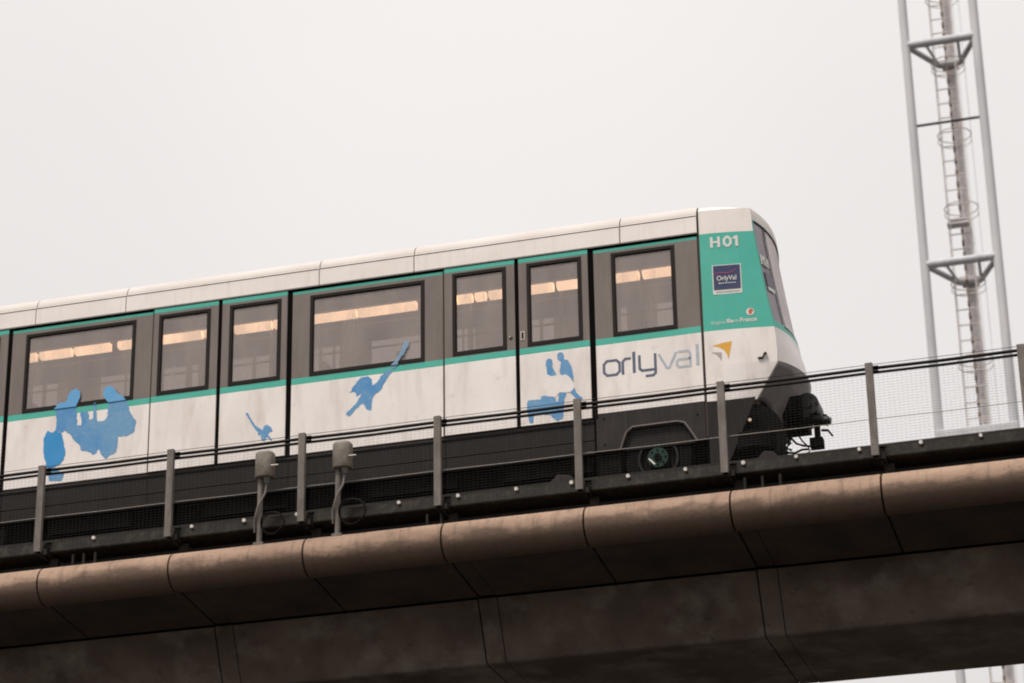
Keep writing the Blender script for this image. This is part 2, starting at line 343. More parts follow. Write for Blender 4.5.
for xs in ((-13.17,-13.03,-12.88),(-8.72,-8.55),(-5.0,-4.80,-4.60)):
    k = MB()
    for x in xs: k.tube((x,26.74,9.72),(x,26.74,9.96),.018,n=8); k.tube((x,26.74,9.75),(x,26.74,9.80),.03,n=8)
    k.box(xs[0]-.03, xs[-1]+.03, 26.70, 26.78, 9.735, 9.75)
    o = k.build('anchor_bolts', DSTEEL, rl); o.matrix_parent_inverse = Matrix.Translation(-Vector(rl.location))

# ------------------------------------------------------------ lineside boxes
def linebox(x, zt, label, loopx, loopz, lr, foot):
    t = thing('lineside_box', label, 'signal box', 'lineside boxes on poles by the railing', loc=(x-.02, 26.53, 9.72))
    k = MB(); n = 22; w, d = .112, .09
    prof = []
    rows = []
    for z, s_ in ((zt-.32,.96),(zt-.315,1),(zt-.04,1),(zt-.018,.94),(zt-.006,.8),(zt,.45),(zt+.001,.0)):
        rows.append([(x+math.copysign(abs(math.cos(a))**.6, math.cos(a))*w*s_, 26.53+math.copysign(abs(math.sin(a))**.6, math.sin(a))*d*s_, z) for a in [2*math.pi*i/n for i in range(n+1)]])
    k.grid(rows); k.add([v for v in rows[0][:-1]], [tuple(range(n))])
    k.box(x-.10, x+.10, 26.46, 26.60, zt-.325, zt-.322)
    b = k.build('housing', BOXM, t)
    k = MB(); k.tube((x+.1,26.46,zt-.2),(x+.19,26.45,zt-.205),.007,n=6); k.build('tab', CAP, b)
    k = MB(); px = x-.055; k.tube((px,26.53,9.74),(px,26.53,zt-.32),.032,n=12); k.build('pole', STEEL, t)
    k = MB(); k.tube((x+.03,26.52,zt-.325),(x+.03,26.52,zt-.40),.05,n=10,r1=.025); k.path([(x+.03,26.52,zt-.4),(x+.02,26.5,zt-.52),(x-.05,26.47,zt-.68),(x-.10,26.48,zt-.85),(x-.10,26.5,zt-1.0)],.014); k.build('conduit', STEEL, t)
    k = MB()
    k.path([(loopx+lr*math.cos(a), 26.47+.03*math.sin(a*2), loopz+lr*.95*math.sin(a)) for a in [2*math.pi*i/24 for i in range(24)]], .010, closed=True)
    k.path([(loopx+lr*.93*math.cos(a)+.01, 26.45, loopz+lr*.9*math.sin(a)-.01) for a in [2*math.pi*i/24 for i in range(24)]], .008, closed=True)
    k.build('cable_coil', CABLE, t)
    k = MB(); k.box(px-.06, px+.06, 26.49, 26.57, 9.70, 9.765); k.build('base_plate', STEEL, t, bevel=.004)
    shift(t)
linebox(-10.652, 10.885, 'beige lineside box on a thin pole left of the second, lower in the picture', -10.52, 9.97, .145, 0)
linebox(-9.686, 10.888, 'beige lineside box on a thin pole standing just right of a railing post', -9.54, 10.0, .165, 0)

# ------------------------------------------------------------ train
TY, HW = 28.0, .92; TC = TY+HW; TF = TY+2*HW
tr = thing('metro_train', 'white and green driverless metro train with grey window band and blue figure decals', 'train', loc=(-9, TC, 10.33))
XB = -19.0
# roof
def roofprof():
    p = [(TY-.012,13.66),(TY-.02,13.67),(TY-.02,13.882),(TY-.006,13.889),(TY-.002,13.905)]
    for i in range(1, 15):
        a = math.pi - (math.pi/2)*i/14
        p.append((TY+.2+math.cos(a)*.2, 13.885+math.sin(a)*.19))
    for i in range(1, 6): p.append((TY+.2+(HW-.2)*i/5, 14.075+.05*math.sin(math.pi/2*i/5)))
    return p
hp = roofprof(); full = hp + [(2*TC-a, b) for a, b in hp[::-1][1:]]
RJ = [XB, -17.15, -14.5, -13.22, -10.557, -9.291, -6.624, -5.652]
for i in range(len(RJ)-1):
    k = MB(); rr = [[(x, a, b+random.uniform(-.0,.0)) for x in (RJ[i]+.006, RJ[i+1]-.006)] for a, b in full]; k.grid(rr, smooth=False)
    k.mats = [ROOFW, ROOFT]; k.mi = [0 if (j < 4 or j >= len(full)-5) else 1 for j in range(len(full)-1)]
    o = k.build('roof_panel', ROOFW, tr)
    so_ = o.modifiers.new('solid', 'SOLIDIFY'); so_.thickness = .02; so_.offset = 0
for i in range(len(RJ)-1):
    k = MB(); k.box(RJ[i]+.006, RJ[i+1]-.006, TY-.032, TY-.02, 13.883, 13.892); k.build('roof_gutter_line', BROWNSEAM, tr)
k = MB(); k.prism([(a+(.03 if a < TC else -.03), b-.03) for a, b in full], XB+.01, -5.67); k.build('roof_core', SEAM, tr)
ZC1, ZC0 = 13.645, 11.41
def strips(k, x0, x1, win, y0, y1, zb=ZC0, top=GREEN, mid=GREY, bot=WHITE, zt=ZC1):
    k.box(x0, x1, y0, y1, 13.585, zt, top)
    k.box(x0, x1, y0, y1, 12.345, 12.43, GREEN)
    k.box(x0, x1, y0, y1, zb, 12.345, bot)
    a, b, c, d = win
    k.box(x0, a, y0, y1, 12.43, 13.585, mid); k.box(b, x1, y0, y1, 12.43, 13.585, mid)
    k.box(a, b, y0, y1, 12.43, c, mid); k.box(a, b, y0, y1, d, 13.585, mid)
def window(win, y, par, fw_=.038):
    a, b, c, d = win
    k = MB()
    for q in ((a,b,c,c+fw_),(a,b,d-fw_,d),(a,a+fw_,c+fw_,d-fw_),(b-fw_,b,c+fw_,d-fw_)): k.box(q[0],q[1],y-.010,y+.03,q[2],q[3])
    e = fw_+.012
    for q in ((a+fw_,b-fw_,c+fw_,c+e),(a+fw_,b-fw_,d-e,d-fw_),(a+fw_,a+e,c+e,d-e),(b-e,b-fw_,c+e,d-e)): k.box(q[0],q[1],y+.001,y+.025,q[2],q[3])
    f = k.build('window_frame', FRAME, par)
    k = MB(); k.box(a+e, b-e, y+.012, y+.018, c+e, d-e); gl = k.build('window_glass', GLASS, par)
    return f
# fixed panels
for x0, x1, wn in ((-14.825,-12.84,(-14.626,-13.075,12.443,13.54)), (-10.92,-8.92,(-10.68,-9.162,12.443,13.54)), (-6.975,-5.668,(-6.752,-5.954,12.443,13.55)), (-18.8,-16.8,(-18.6,-17.0,12.443,13.54))):
    k = MB(); strips(k, x0, x1, wn, TY, TY+.035, zb=11.41 if x0 < -7.5 else 11.455, zt=13.624); o = k.build('side_panel', WHITE, tr, bevel=.003)
    wdw = bpy.data.objects.new('window', None); col.objects.link(wdw); wdw.parent = tr; wdw.location = (0,0,0)
    window(wn, TY, wdw)
# doors
DO = []
for (x0, x1, wn) in ((-16.76,-15.84,(-16.6,-15.95,12.443,13.55)), (-15.80,-14.88,(-15.66,-15.0,12.443,13.55)), (-12.82,-11.925,(-12.744,-12.035,12.443,13.55)), (-11.875,-10.985,(-11.768,-11.07,12.443,13.55)), (-8.897,-7.985,(-8.79,-8.096,12.452,13.56)), (-7.935,-7.045,(-7.828,-7.13,12.452,13.56))):
    k = MB(); strips(k, x0, x1, wn, TY-.014, TY+.02); o = k.build('door', WHITE, tr, bevel=.004); window(wn, TY-.014, o); DO.append(o)
k = MB(); k.disc((-8.045,12.60), .026, TY-.024, TY-.0145, STEEL, n=14); k.disc((-8.045,12.60), .018, TY-.026, TY-.0242, FRAME, n=12); k.tube((-8.055,TY-.03,12.59),(-8.035,TY-.03,12.61),.006,CAP,n=6); k.build('door_lock', None, DO[4])
k = MB()
for q in ((-7.915,-7.868,12.545,12.552),(-7.915,-7.868,12.648,12.655),(-7.915,-7.908,12.552,12.648),(-7.875,-7.868,12.552,12.648)): k.box(q[0],q[1],TY-.021,TY-.0145,q[2],q[3],CAP)
k.box(-7.9075,-7.8755,TY-.018,TY-.0147,12.5525,12.6475,FRAME); k.build('door_handle', None, DO[5])
# dark lining behind the gaps, brown seams
k = MB()
for a, b in ((-14.88,-14.825),(-11.925,-11.875),(-10.985,-10.92),(-7.985,-7.935),(-7.045,-6.975),(-16.80,-16.76),(-15.84,-15.80)): k.box(a+.001,b-.001,TY+.0,TY+.03,11.40,13.64,SEAM)
for a, b in ((-12.84,-12.82),(-8.92,-8.897)): k.box(a+.001,b-.001,TY-.004,TY+.03,11.40,13.64,BROWNSEAM)
k.box(XB, -5.66, TY+.036, TY+.05, 13.60, 13.72, SEAM)
k.build('door_seal', None, tr)
# interior
k = MB(); k.box(XB,-5.2,TY+.06,TF-.04,11.42,11.5); k.build('floor', BLACK, tr)
k = MB()
k.box(XB,-5.7,TY+.06,TF-.06,13.78,13.80)
k.box(XB,-5.7,TY+.05,TY+.30,13.585,13.60)
k.build('ceiling', INT, tr)
k = MB()
def farwall(k, x0, x1, win):
    a, b, c, d = win; y0, y1 = TF-.04, TF
    k.box(x0,x1,y0,y1,11.41,c); k.box(x0,x1,y0,y1,d,13.78); k.box(x0,a,y0,y1,c,d); k.box(b,x1,y0,y1,c,d)
fw_ = [(-18.9, -18.0), (-17.3, -16.6), (-15.442, -15.275), (-15.231, -15.049), (-14.417, -13.968), (-13.482, -13.114), (-13.07, -12.968), (-12.476, -12.186), (-12.144, -11.898), (-11.313, -11.233), (-11.199, -11.035), (-11.014, -10.943), (-10.499, -9.807), (-9.307, -9.23), (-9.211, -9.156), (-9.087, -9.051), (-8.298, -8.172), (-8.132, -7.983), (-7.083, -6.998), (-6.602, -6.372)]
cur = XB; y0_, y1_ = TF-.04, TF
k.box(XB,-5.2,y0_,y1_,11.41,12.44); k.box(XB,-5.2,y0_,y1_,13.68,13.78)
for a, b in fw_:
    k.box(cur, a, y0_, y1_, 12.44, 13.68); cur = b
k.box(cur, -5.2, y0_, y1_, 12.44, 13.68)
k.build('far_wall', INT, tr)
for a, b in fw_:
    k = MB(); k.box(a,b,TF-.03,TF-.02,12.44,13.68); k.build('far_window', GLASSB, tr)
for a, b in ((-18.7,-16.2),(-16.1,-14.68),(-14.62,-14.17),(-14.12,-13.62),(-13.50,-13.05),(-12.90,-12.32),(-12.29,-11.95),(-11.87,-11.36),(-11.33,-10.95),(-10.8,-10.20),(-10.18,-9.40),(-9.28,-8.85),(-8.84,-8.66),(-8.62,-8.48),(-8.44,-7.98),(-7.92,-7.60),(-7.55,-6.95),(-6.80,-6.50),(-6.45,-5.80)):
    k = MB(); k.bbox(a,b,TY+.36,TY+.46,13.355,13.455,.025); k.build('ceiling_lamp', LAMP, tr)
k = MB(); k.box(XB,-5.7,TY+.34,TY+.52,13.458,13.49); k.build('lamp_tray', INTD, tr)
for x, y in ((-14.2,28.7),(-13.7,29.1),(-12.6,28.6),(-12.25,28.9),(-11.45,28.62),(-10.45,28.62),(-8.72,28.55),(-8.50,28.62),(-7.55,28.6),(-6.55,28.7)):
    k = MB(); k.tube((x,y,11.5),(x,y,13.75),.016,n=8); k.build('grab_pole', STEEL, tr)
for y, z in ((28.55,13.30),(29.3,13.30)):
    k = MB(); k.tube((XB,y,z),(-5.8,y,z),.014,n=6); k.build('handrail', STEEL, tr)
for x in (-14.5,-13.9,-13.3,-10.4,-9.9,-9.4,-6.6,-6.2):
    k = MB(); k.box(x-.22,x+.22,28.25,29.5,11.85,11.95); k.box(x-.22,x-.16,28.25,29.5,11.952,12.74); k.box(x-.05,x+.05,29.2,29.3,11.5,11.848); k.build('seat', INTD, tr, bevel=.02)
k = MB(); k.box(XB-.03,XB,TY+.02,TF-.02,11.41,13.9); k.build('end_wall', SKIRT, tr)
# far outside skin below windows is the far wall; underframe
k = MB(); k.box(XB,-7.0,TY+.22,TF-.1,10.75,11.40,BLACK)
k.box(-7.0,-5.0,TY+.30,TF-.1,11.0,11.40,BLACK); k.box(XB,-5.4,TY+.10,TF-.06,11.30,11.41,BLACK)
for x in (-17,-14.2,-12.1,-9.9,-8.2): k.box(x,x+1.1,TY+.12,TY+.21,10.78,10.95,BLACK)
k.build('underframe', None, tr)
# skirts (left run)
k = MB(); x = XB
for a, b in ((XB,-14.86),(-14.85,-12.835),(-12.83,-10.955),(-10.95,-8.905),(-8.90,-7.03)):
    k.box(a,b,TY+.03,TY+.06,11.135,11.36,SKIRT); k.box(a,b,TY+.034,TY+.06,10.965,11.127,SKIRT)
k.box(XB,-7.03,TY+.012,TY+.06,11.362,11.398,LIP if 0 else SKIRTL)
k.build('skirt', None, tr, bevel=.003)
# right skirt with wheel arch cut out
A = [(-6.709,10.965),(-6.634,11.173),(-6.556,11.235),(-6.007,11.238),(-5.923,11.214),(-5.863,11.121),(-5.775,10.965)]
k = MB(); y0, y1 = TY+.004, TY+.04
pts = [(-7.0,10.965)]+A+[(-5.66,10.965)]
tops = [(-7.0,11.452)]+[(p[0],11.452) for p in A]+[(-5.66,11.452)]
for i in range(len(pts)-1):
    a, b, c, d = pts[i], pts[i+1], tops[i+1], tops[i]
    if abs(b[0]-a[0]) < 1e-4: continue
    k.add([(a[0],y0,a[1]),(b[0],y0,b[1]),(c[0],y0,c[1]),(d[0],y0,d[1]),(a[0],y1,a[1]),(b[0],y1,b[1]),(c[0],y1,c[1]),(d[0],y1,d[1])], [(0,1,2,3),(4,7,6,5),(0,4,5,1),(3,2,6,7)])
k.build('front_skirt', SKIRTL, tr)
k = MB(); k.path([(x_, TY-.004, z_) for x_, z_ in A], .014, n=8); k.build('wheel_arch_rim', LIP, tr)
k = MB(); k.box(-6.69,-5.80,TY+.045,TY+.06,10.965,11.24); k.build('wheel_arch_panel', SKIRT, tr)
k = MB(); k.box(-7.0,-6.72,TY+.06,TY+.09,10.66,10.965,BLACK); k.build('lower_skirt', BLACK, tr)
for x, z in ((-5.76,11.30),(-6.9,11.38),(-6.9,11.05)):
    k = MB(); k.disc((x,z),.012,TY-.002,TY+.004,n=8); k.build('skirt_bolt', BLACK, tr)
# wheel
def wheel(x, y, z, par, vis=True):
    k = MB(); k.disc((x,z), .41, y+.02, y+.25, n=40, ri=.25); wv = k.build('wheel', RUBBER, par, bevel=.02)
    k = MB(); k.disc((x,z), .25, y+.0, y+.02, SKIRT, n=36, ri=.222); k.disc((x,z),.215,y+.05,y+.2,BLACK,n=30); k.build('rim', None, wv)
    k = MB(); k.disc((x,z), .125, y-.03, y+.05, HUBG, n=24); k.disc((x,z), .045, y-.05, y-.03, BLACK, n=16)
    for i in range(8):
        a = i*math.pi/4; k.disc((x+.095*math.cos(a), z+.095*math.sin(a)), .012, y-.04, y-.03, BLACK, n=8)
    k.build('hub', None, wv)
    k = MB(); k.tube((x-.10,y-.06,z-.02),(x-.03,y-.06,z-.10),.012,CAP,n=6); k.build('valve', None, wv)
wheel(-6.27, TY+.055, 10.825, tr); wheel(-15.2, TY+.055, 10.825, tr)
wheel(-6.27, TF-.32, 10.825, tr)

# ---- cab
def lerp(a, b, t): return a+(b-a)*t
LV = [(14.05,-5.02),(13.9,-4.985),(13.6,-4.965),(13.0,-4.885),(12.6,-4.825),(12.34,-4.775),(12.1,-4.757),(11.9,-4.757),(11.417,-5.05),(11.1,-5.22),(10.9,-5.3)]
def Xc(z):
    for (z1,x1),(z0,x0) in zip(LV, LV[1:]):
        if z >= z0: return lerp(x0, x1, (z-z0)/(z1-z0)) if z <= z1 else x1
    return LV[-1][1]
def bz(z):
    t = max(0, min(1, (12.3-z)/.9)); u = max(0, min(1, (z-12.3)/1.6)); return .135+.17*t+.0*u
def rise(z):
    u = max(0, min(1, (z-12.3)/1.6)); return lerp(.05, .03, u)
def nose(t, z0, off=0):
    """front shell: t=-1 near side, t=1 far side; z0 the height at the corner"""
    e = 1-abs(t)**2.0
    return (Xc(z0)-.018+bz(z0)*e+off, TC+(HW-.10)*t, z0+rise(z0)*e)
def nstrip(k, t0, t1, zs, m, off=0, nt=12):
    rows = [[nose(lerp(t0,t1,i/nt), z, off) for i in range(nt+1)] for z in zs]
    k.grid(rows, m)
ZS = lambda a, b, n: [lerp(a,b,i/n) for i in range(n+1)]
# cab side, near: paint bands
def taper(x, y, xc):
    u = max(0, min(1, (x+5.635)/(xc+5.635)))
    return y+.10*u**1.6*(1 if y < TC else -1)
def cside(k, z0, z1, m, y=TY, n=6, x0=-5.635):
    rows = []
    for z in ZS(z0, z1, n): rows.append([(lerp(x0, Xc(z)-.018, i/6), taper(lerp(x0, Xc(z)-.018, i/6), y, Xc(z)-.018), z) for i in range(7)])
    k.grid(rows, m, smooth=False)
for y in (TY-.004, TF):
    k = MB(); cside(k, 11.44, 12.345, WHITE, y); cside(k, 12.345, 13.64, GREEN, y); cside(k, 13.64, 13.955, ROOFW, y)
    o = k.build('cab_side', None, tr)
k = MB(); k.box(-5.667,-5.636,TY+.004,TY+.05,11.0,13.9,BROWNSEAM); k.box(-5.70,-5.64,TY+.08,TF-.08,13.80,13.98,SEAM); k.build('cab_seam', None, tr)
# cab roof: lofted from the body arch to the front top edge
k = MB(); NT = 24
def arch(t):   # full arch point by t in -1..1
    e = 1-abs(t)**3.6
    return TC+HW*t, 13.955+.165*max(0,e)**.62
rows = []
for s_ in ZS(0,1,8):
    row = []
    for i in range(NT+1):
        t = -1+2*i/NT; y, za = arch(t); fx, fy, fz = nose(t, 13.955)
        x = lerp(-5.64, fx, s_)
        zed = lerp(za, fz, s_**2.2); 
        y = lerp(y, fy, s_**1.6)
        row.append((x, y if abs(t) < 1 else taper(x, TY-.004 if t < 0 else TF, Xc(13.955)-.018), zed))
    rows.append(row)
k.grid(rows, ROOFW)
k.build('cab_roof', None, tr)
k = MB(); nstrip(k, -1, 1, ZS(13.80,13.955,3), ROOFW, 0, 24); k.build('front_brow', None, tr)
# windscreen
TW = -.60
k = MB(); nstrip(k, -.955, TW-.018, ZS(12.44,13.78,8), WINDL, -.012); k.build('windscreen_side_pane', None, tr)
k = MB(); nstrip(k, TW+.018, .96, ZS(12.44,13.78,8), WINDR, -.012, 20); k.build('windscreen', None, tr)
k = MB()
nstrip(k, -1, -.955, ZS(12.34,13.80,8), GREEN, 0, 2); k.build('corner_pillar', None, tr); k = MB(); nstrip(k, .96, 1, ZS(12.34,13.80,8), GREEN, 0, 2)
k.build('corner_pillar', None, tr)
k = MB()
nstrip(k, TW-.018, TW+.018, ZS(12.415,13.80,8), FRAME, .004, 2)
nstrip(k, -.955, .96, ZS(13.78,13.80,1), FRAME, .002, 24); nstrip(k, TW, .96, ZS(12.415,12.44,1), FRAME, .002, 24)
o = k.build('windscreen_frame', None, tr)
k = MB(); nstrip(k, -.955, TW, ZS(12.40,12.44,2), GREEN, 0, 8); nstrip(k, -1, 1, ZS(12.345,12.415,2), GREEN, 0, 24); k.build('front_band', None, tr)
k = MB(); nstrip(k, -1, 1, ZS(11.90,12.345,6), WHITE, 0, 24); k.build('front_panel', None, tr)
# grey apron with notched lower edge
def zb(t):
    P = [(-1,11.417),(-.9,11.43),(-.75,11.37),(-.60,11.28),(-.5,11.12),(-.42,11.14),(-.33,11.26),(-.25,11.33),(-.1,11.34),(.1,11.34)]
    a = abs(t); t = -a
    for (a0,z0),(a1,z1) in zip(P,P[1:]):
        if t <= a1: return lerp(z0,z1,(t-a0)/(a1-a0))
    return P[-1][1]
rows = []
for s_ in ZS(0,1,8):
    rows.append([nose(t, lerp(11.90, zb(t), s_)) for t in ZS(-1,1,48)])
k = MB(); k.grid(rows, APRON); o = k.build('apron', None, tr); o.modifiers.new('s','SOLIDIFY').thickness = .015
# nose skirt on the side and dark bogie parts
k = MB(); rows = [[(lerp(-5.635, -5.05-.45*(11.437-z), i/4), TY+.006, z) for i in range(5)] for z in ZS(10.66,11.437,4)]; k.grid(rows, SKIRT); k.build('nose_skirt', None, tr)
k = MB()
k.box(-5.45,-5.08,TY+.12,TF-.12,10.72,11.40)
k.prism([(TC-.36,11.37),(TC-.28,11.34),(TC+.28,11.34),(TC+.4,11.37),(TC+.4,11.62),(TC-.36,11.62)], -5.1,-4.62)
k.prism([(TC-.62,10.85),(TC-.3,10.72),(TC+.3,10.72),(TC+.62,10.85),(TC+.62,11.25),(TC-.62,11.25)], -5.3,-4.98)
k.build('bogie_frame', BLACK, tr, bevel=.03)
for y in (TY+.2, TF-.2):
    k = MB(); k.tube((-5.12,y,10.80),(-5.12,y,11.0),.26,n=28); k.build('guide_wheel', RUBBER, tr, bevel=.03)
k = MB(); k.disc((-5.16,11.0), .40, TY+.13, TY+.30, n=36); k.build('nose_tyre', RUBBER, tr, bevel=.03)
k = MB(); k.disc((-5.155,11.19), .020, TY-.004, TY+.006, n=12); o = k.build('marker_lamp', emit('marker_glow',(1,.75,.55),.45), tr); o.scale = (1,1,1)
# coupler at the train's centre line
k = MB(); c = TC
def P3(x, z, y=None): return (x, c if y is None else y, z)
k.box(-4.72,-4.56,c-.2,c+.2,11.38,11.68); k.tube((-4.57,c-.18,11.56),(-4.57,c+.18,11.56),.145,n=20); k.tube((-4.57,c-.21,11.56),(-4.57,c-.18,11.56),.06,n=10)
for a_ in range(6): k.tube((-4.57+.11*math.cos(a_),c-.20,11.56+.11*math.sin(a_)),(-4.57+.11*math.cos(a_),c-.18,11.56+.11*math.sin(a_)),.014,n=6)
k.tube((-4.50,c-.05,11.39),(-4.34,c-.05,11.36),.062,n=14); k.tube((-4.34,c-.05,11.36),(-4.31,c-.05,11.355),.045,n=12)
k.tube((-4.58,c-.05,11.42),(-4.40,c-.05,11.385),.075,n=12); k.tube((-4.40,c-.05,11.36),(-4.40,c-.05,11.44),.05,n=10)
k.build('coupler_head', mat('greasy_metal',(.009,.008,.0075),.45,c2=(.004,.0035,.003),scale=20,spec=.3), tr, bevel=.012)
k = MB(); k.box(-4.58,-4.42,c-.09,c+.05,11.04,11.16); k.tube((-4.49,c,11.16),(-4.49,c,11.36),.04,n=8); k.tube((-4.44,c,11.27),(-4.36,c,11.26),.018,n=6); k.tube((-4.36,c,11.26),(-4.31,c,11.18),.014,n=6)
k.build('coupler_electric_box', BLACK, tr, bevel=.008)
k = MB()
k.path([(-4.85,c-.1,11.25),(-4.74,c-.1,11.10),(-4.66,c-.08,11.07),(-4.58,c,11.08)],.013)
k.path([(-4.80,c-.12,11.30),(-4.72,c-.1,11.22),(-4.66,c-.08,11.12),(-4.60,c-.02,11.06)],.010)
k.path([(-4.88,c-.1,11.0),(-4.76,c-.1,10.98),(-4.68,c-.08,11.02),(-4.60,c-.02,11.04)],.014)
k.path([(-4.72,c-.1,10.86),(-4.66,c-.08,10.93),(-4.58,c,11.04)],.007)
k.path([(-4.80,c-.1,11.12),(-4.86,c-.1,11.06),(-4.80,c-.1,11.02)],.016)
k.path([(-4.70,c-.08,11.36),(-4.66,c-.06,11.2),(-4.56,c,11.26)],.008)
k.build('coupler_hose', CABLE, tr)
k = MB(); k.prism([(TC-.62,10.70),(TC-.62,10.76),(TC-.3,10.82),(TC-.3,10.74)], -5.2,-4.98); k.build('ploughshare', BLACK, tr)
k = MB(); k.box(-5.005,-4.945,TY-.03,TY-.003,11.935,11.948); k.tube((-4.95,TY-.02,11.94),(-4.92,TY-.03,11.985),.012,n=6); k.tube((-4.93,TY-.03,11.98),(-4.90,TY-.03,11.995),.018,n=8); k.build('tow_hook', FRAME, tr)

# ---- lettering and decals
def text(body, x, z, size, m, name, par, y=TY-.0065, bold=0, sx=1, rot=0, w=None, shear=0):
    cu = bpy.data.curves.new(name, 'FONT'); cu.body = body; cu.size = 1; cu.offset = bold; cu.resolution_u = 4; cu.shear = shear
    tmp = bpy.data.objects.new('tmp', cu); col.objects.link(tmp); bpy.context.view_layer.update()
    me = bpy.data.meshes.new_from_object(tmp.evaluated_get(bpy.context.evaluated_depsgraph_get()))
    bpy.data.objects.remove(tmp)
    xs = [v.co.x for v in me.vertices]; x0 = min(xs); ww = max(xs)-x0
    fx = (w/ww) if w else size*sx
    for v in me.vertices:
        a, b = (v.co.x-x0)*fx, v.co.y*size; v.co = (x+a*math.cos(rot)-b*math.sin(rot), y, z+a*math.sin(rot)+b*math.cos(rot))
    me.materials.clear(); me.materials.append(m)
    o = bpy.data.objects.new(name, me); col.objects.link(o); o.parent = par; return o
def poly(k, pts, y, m):
    from mathutils.geometry import tessellate_polygon
    vs = [Vector((a,0,b)) for a, b in pts]; tri = tessellate_polygon([[Vector((a,b,0)) for a, b in pts]])
    k.add([(a,y,b) for a, b in pts], [tuple(t) for t in tri], m)
def stroke(k, pts, w_, y, m, closed=False):
    P = [Vector((a,b)) for a, b in pts]; n = len(P); L = []; Rr = []
    for i in range(n):
        a = P[(i-1)%n] if (closed or i) else None; b = P[(i+1)%n] if (closed or i < n-1) else None
        d1 = (P[i]-a).normalized() if a is not None else None; d2 = (b-P[i]).normalized() if b is not None else None
        if d1 is None: d1 = d2
        if d2 is None: d2 = d1
        nn = Vector((-(d1+d2).y, (d1+d2).x)).normalized(); sc = 1/max(.5, nn.dot(Vector((-d1.y,d1.x))))
        L.append(P[i]+nn*w_/2*sc); Rr.append(P[i]-nn*w_/2*sc)
    vs = [(p.x,y,p.y) for p in L]+[(p.x,y,p.y) for p in Rr]
    k.add(vs, [(i,(i+1)%n,n+(i+1)%n,n+i) for i in range(n if closed else n-1)], m)
YD = TY-.002
lg = MB(); b0 = 11.905+.01; h = .20; W_ = .033      # 'orlyval', x-height h
def rr(x0, x1, z0, z1, r=.03): return [(x0+r,z0),(x1-r,z0),(x1,z0+r),(x1,z1-r),(x1-r,z1),(x0+r,z1),(x0,z1-r),(x0,z0+r)]
z0 = 11.945; z1 = z0+.175
lg1 = MB()
stroke(lg1, rr(-6.882,-6.688,z0-.008,z1+.005,.04), W_, YD, INK, True)
stroke(lg1, [(-6.648,z0-.02),(-6.648,z1-.03),(-6.618,z1+.005),(-6.545,z1+.005)], W_, YD, INK)
stroke(lg1, [(-6.508,z0-.015),(-6.508,z1+.085)], W_+.004, YD, INK)
stroke(lg1, [(-6.440,z1+.03),(-6.440,z0+.03),(-6.41,z0),(-6.258,z0)], W_, YD, INK)
stroke(lg1, [(-6.245,z1+.03),(-6.245,z0-.045),(-6.275,z0-.075),(-6.37,z0-.075)], W_, YD, INK)
lg1.build('dark_lettering', None, tr)
lg1 = MB()
stroke(lg1, [(-6.200,z1+.01),(-6.105,z0-.005),(-6.075,z0-.005),(-5.985,z1+.01)], W_*.9, YD, INKL)
stroke(lg1, [(-5.965,z1+.01),(-5.84,z1+.01),(-5.815,z1-.02),(-5.815,z0-.015),(-5.955,z0-.015),(-5.98,z0+.015),(-5.98,z0+.06),(-5.955,z0+.085),(-5.815,z0+.085)], W_*.9, YD, INKL)
stroke(lg1, [(-5.725,z0-.02),(-5.725,z1+.08)], W_+.006, YD, INKL)
lg1.build('pale_lettering', None, tr)
lg1 = MB(); poly(lg1, [(-5.542,12.15),(-5.43,12.175),(-5.304,12.190),(-5.325,12.08),(-5.351,11.959),(-5.372,12.03),(-5.402,12.083),(-5.46,12.125)], YD, YEL)
poly(lg1, [(-5.56,12.067),(-5.50,12.063),(-5.43,12.053),(-5.434,12.0),(-5.441,11.941),(-5.458,11.985),(-5.486,12.019),(-5.52,12.047)], YD, GRYV); lg1.build('arrow_emblem', None, tr)
k = MB(); zz, zt_ = 13.442, 13.585
for q in ([(-5.488,zz),(-5.488,zt_)],[(-5.488,(zz+zt_)/2),(-5.40,(zz+zt_)/2)],[(-5.40,zz),(-5.40,zt_)],[(-5.185,zz),(-5.185,zt_)],[(-5.185,zt_-.008),(-5.225,zt_-.04)]): stroke(k, q, .034 if q[0][1] != (zz+zt_)/2 else .028, TY-.0075-.0006*len(k.v)/4, WSTK)
stroke(k, rr(-5.335,-5.258,zz+.012,zt_-.012,.03), .032, TY-.0075, WSTK, True); k.build('fleet_number', None, tr)
k = MB(); k.box(-5.497,-5.149,TY-.008,TY-.0045,12.815,13.205,WSTK); k.box(-5.484,-5.162,TY-.0105,TY-.0082,12.876,13.195,NAVY); st = k.build('logo_sticker', None, tr)
text('OrlyVal', -5.445, 12.995, .087, WSTK, 'sticker_title', st, y=TY-.0125, w=.235, bold=.012)
k = MB()
x_ = -5.425
while x_ < -5.22: l_ = random.uniform(.012,.026); stroke(k, [(x_,12.956),(x_+l_,12.956)], random.choice((.016,.022)), TY-.0125, INKL); x_ += l_+.007
k.build('sticker_line', None, st)
k = MB(); stroke(k, [(-5.47,13.085),(-5.42,13.10),(-5.36,13.092),(-5.29,13.088)], .009, TY-.0125, PINK); stroke(k, [(-5.29,13.088),(-5.25,13.11),(-5.21,13.135)], .008, TY-.0125, PINK); k.build('sticker_swoosh', None, st)
k = MB(); x_ = -5.46
while x_ < -5.19: l_ = random.uniform(.01,.022); stroke(k, [(x_,12.846),(x_+l_,12.846)], .014, TY-.0098, GRYV); x_ += l_+.006
k.build('sticker_foot', None, st)
text('Région', -5.535, 12.425, .062, WWORN, 'region_lettering', tr, w=.17)
text('île', -5.355, 12.43, .075, WSTK, 'region_lettering', tr, w=.085, bold=.03)
text('de', -5.262, 12.432, .06, WWORN, 'region_lettering', tr, w=.06)
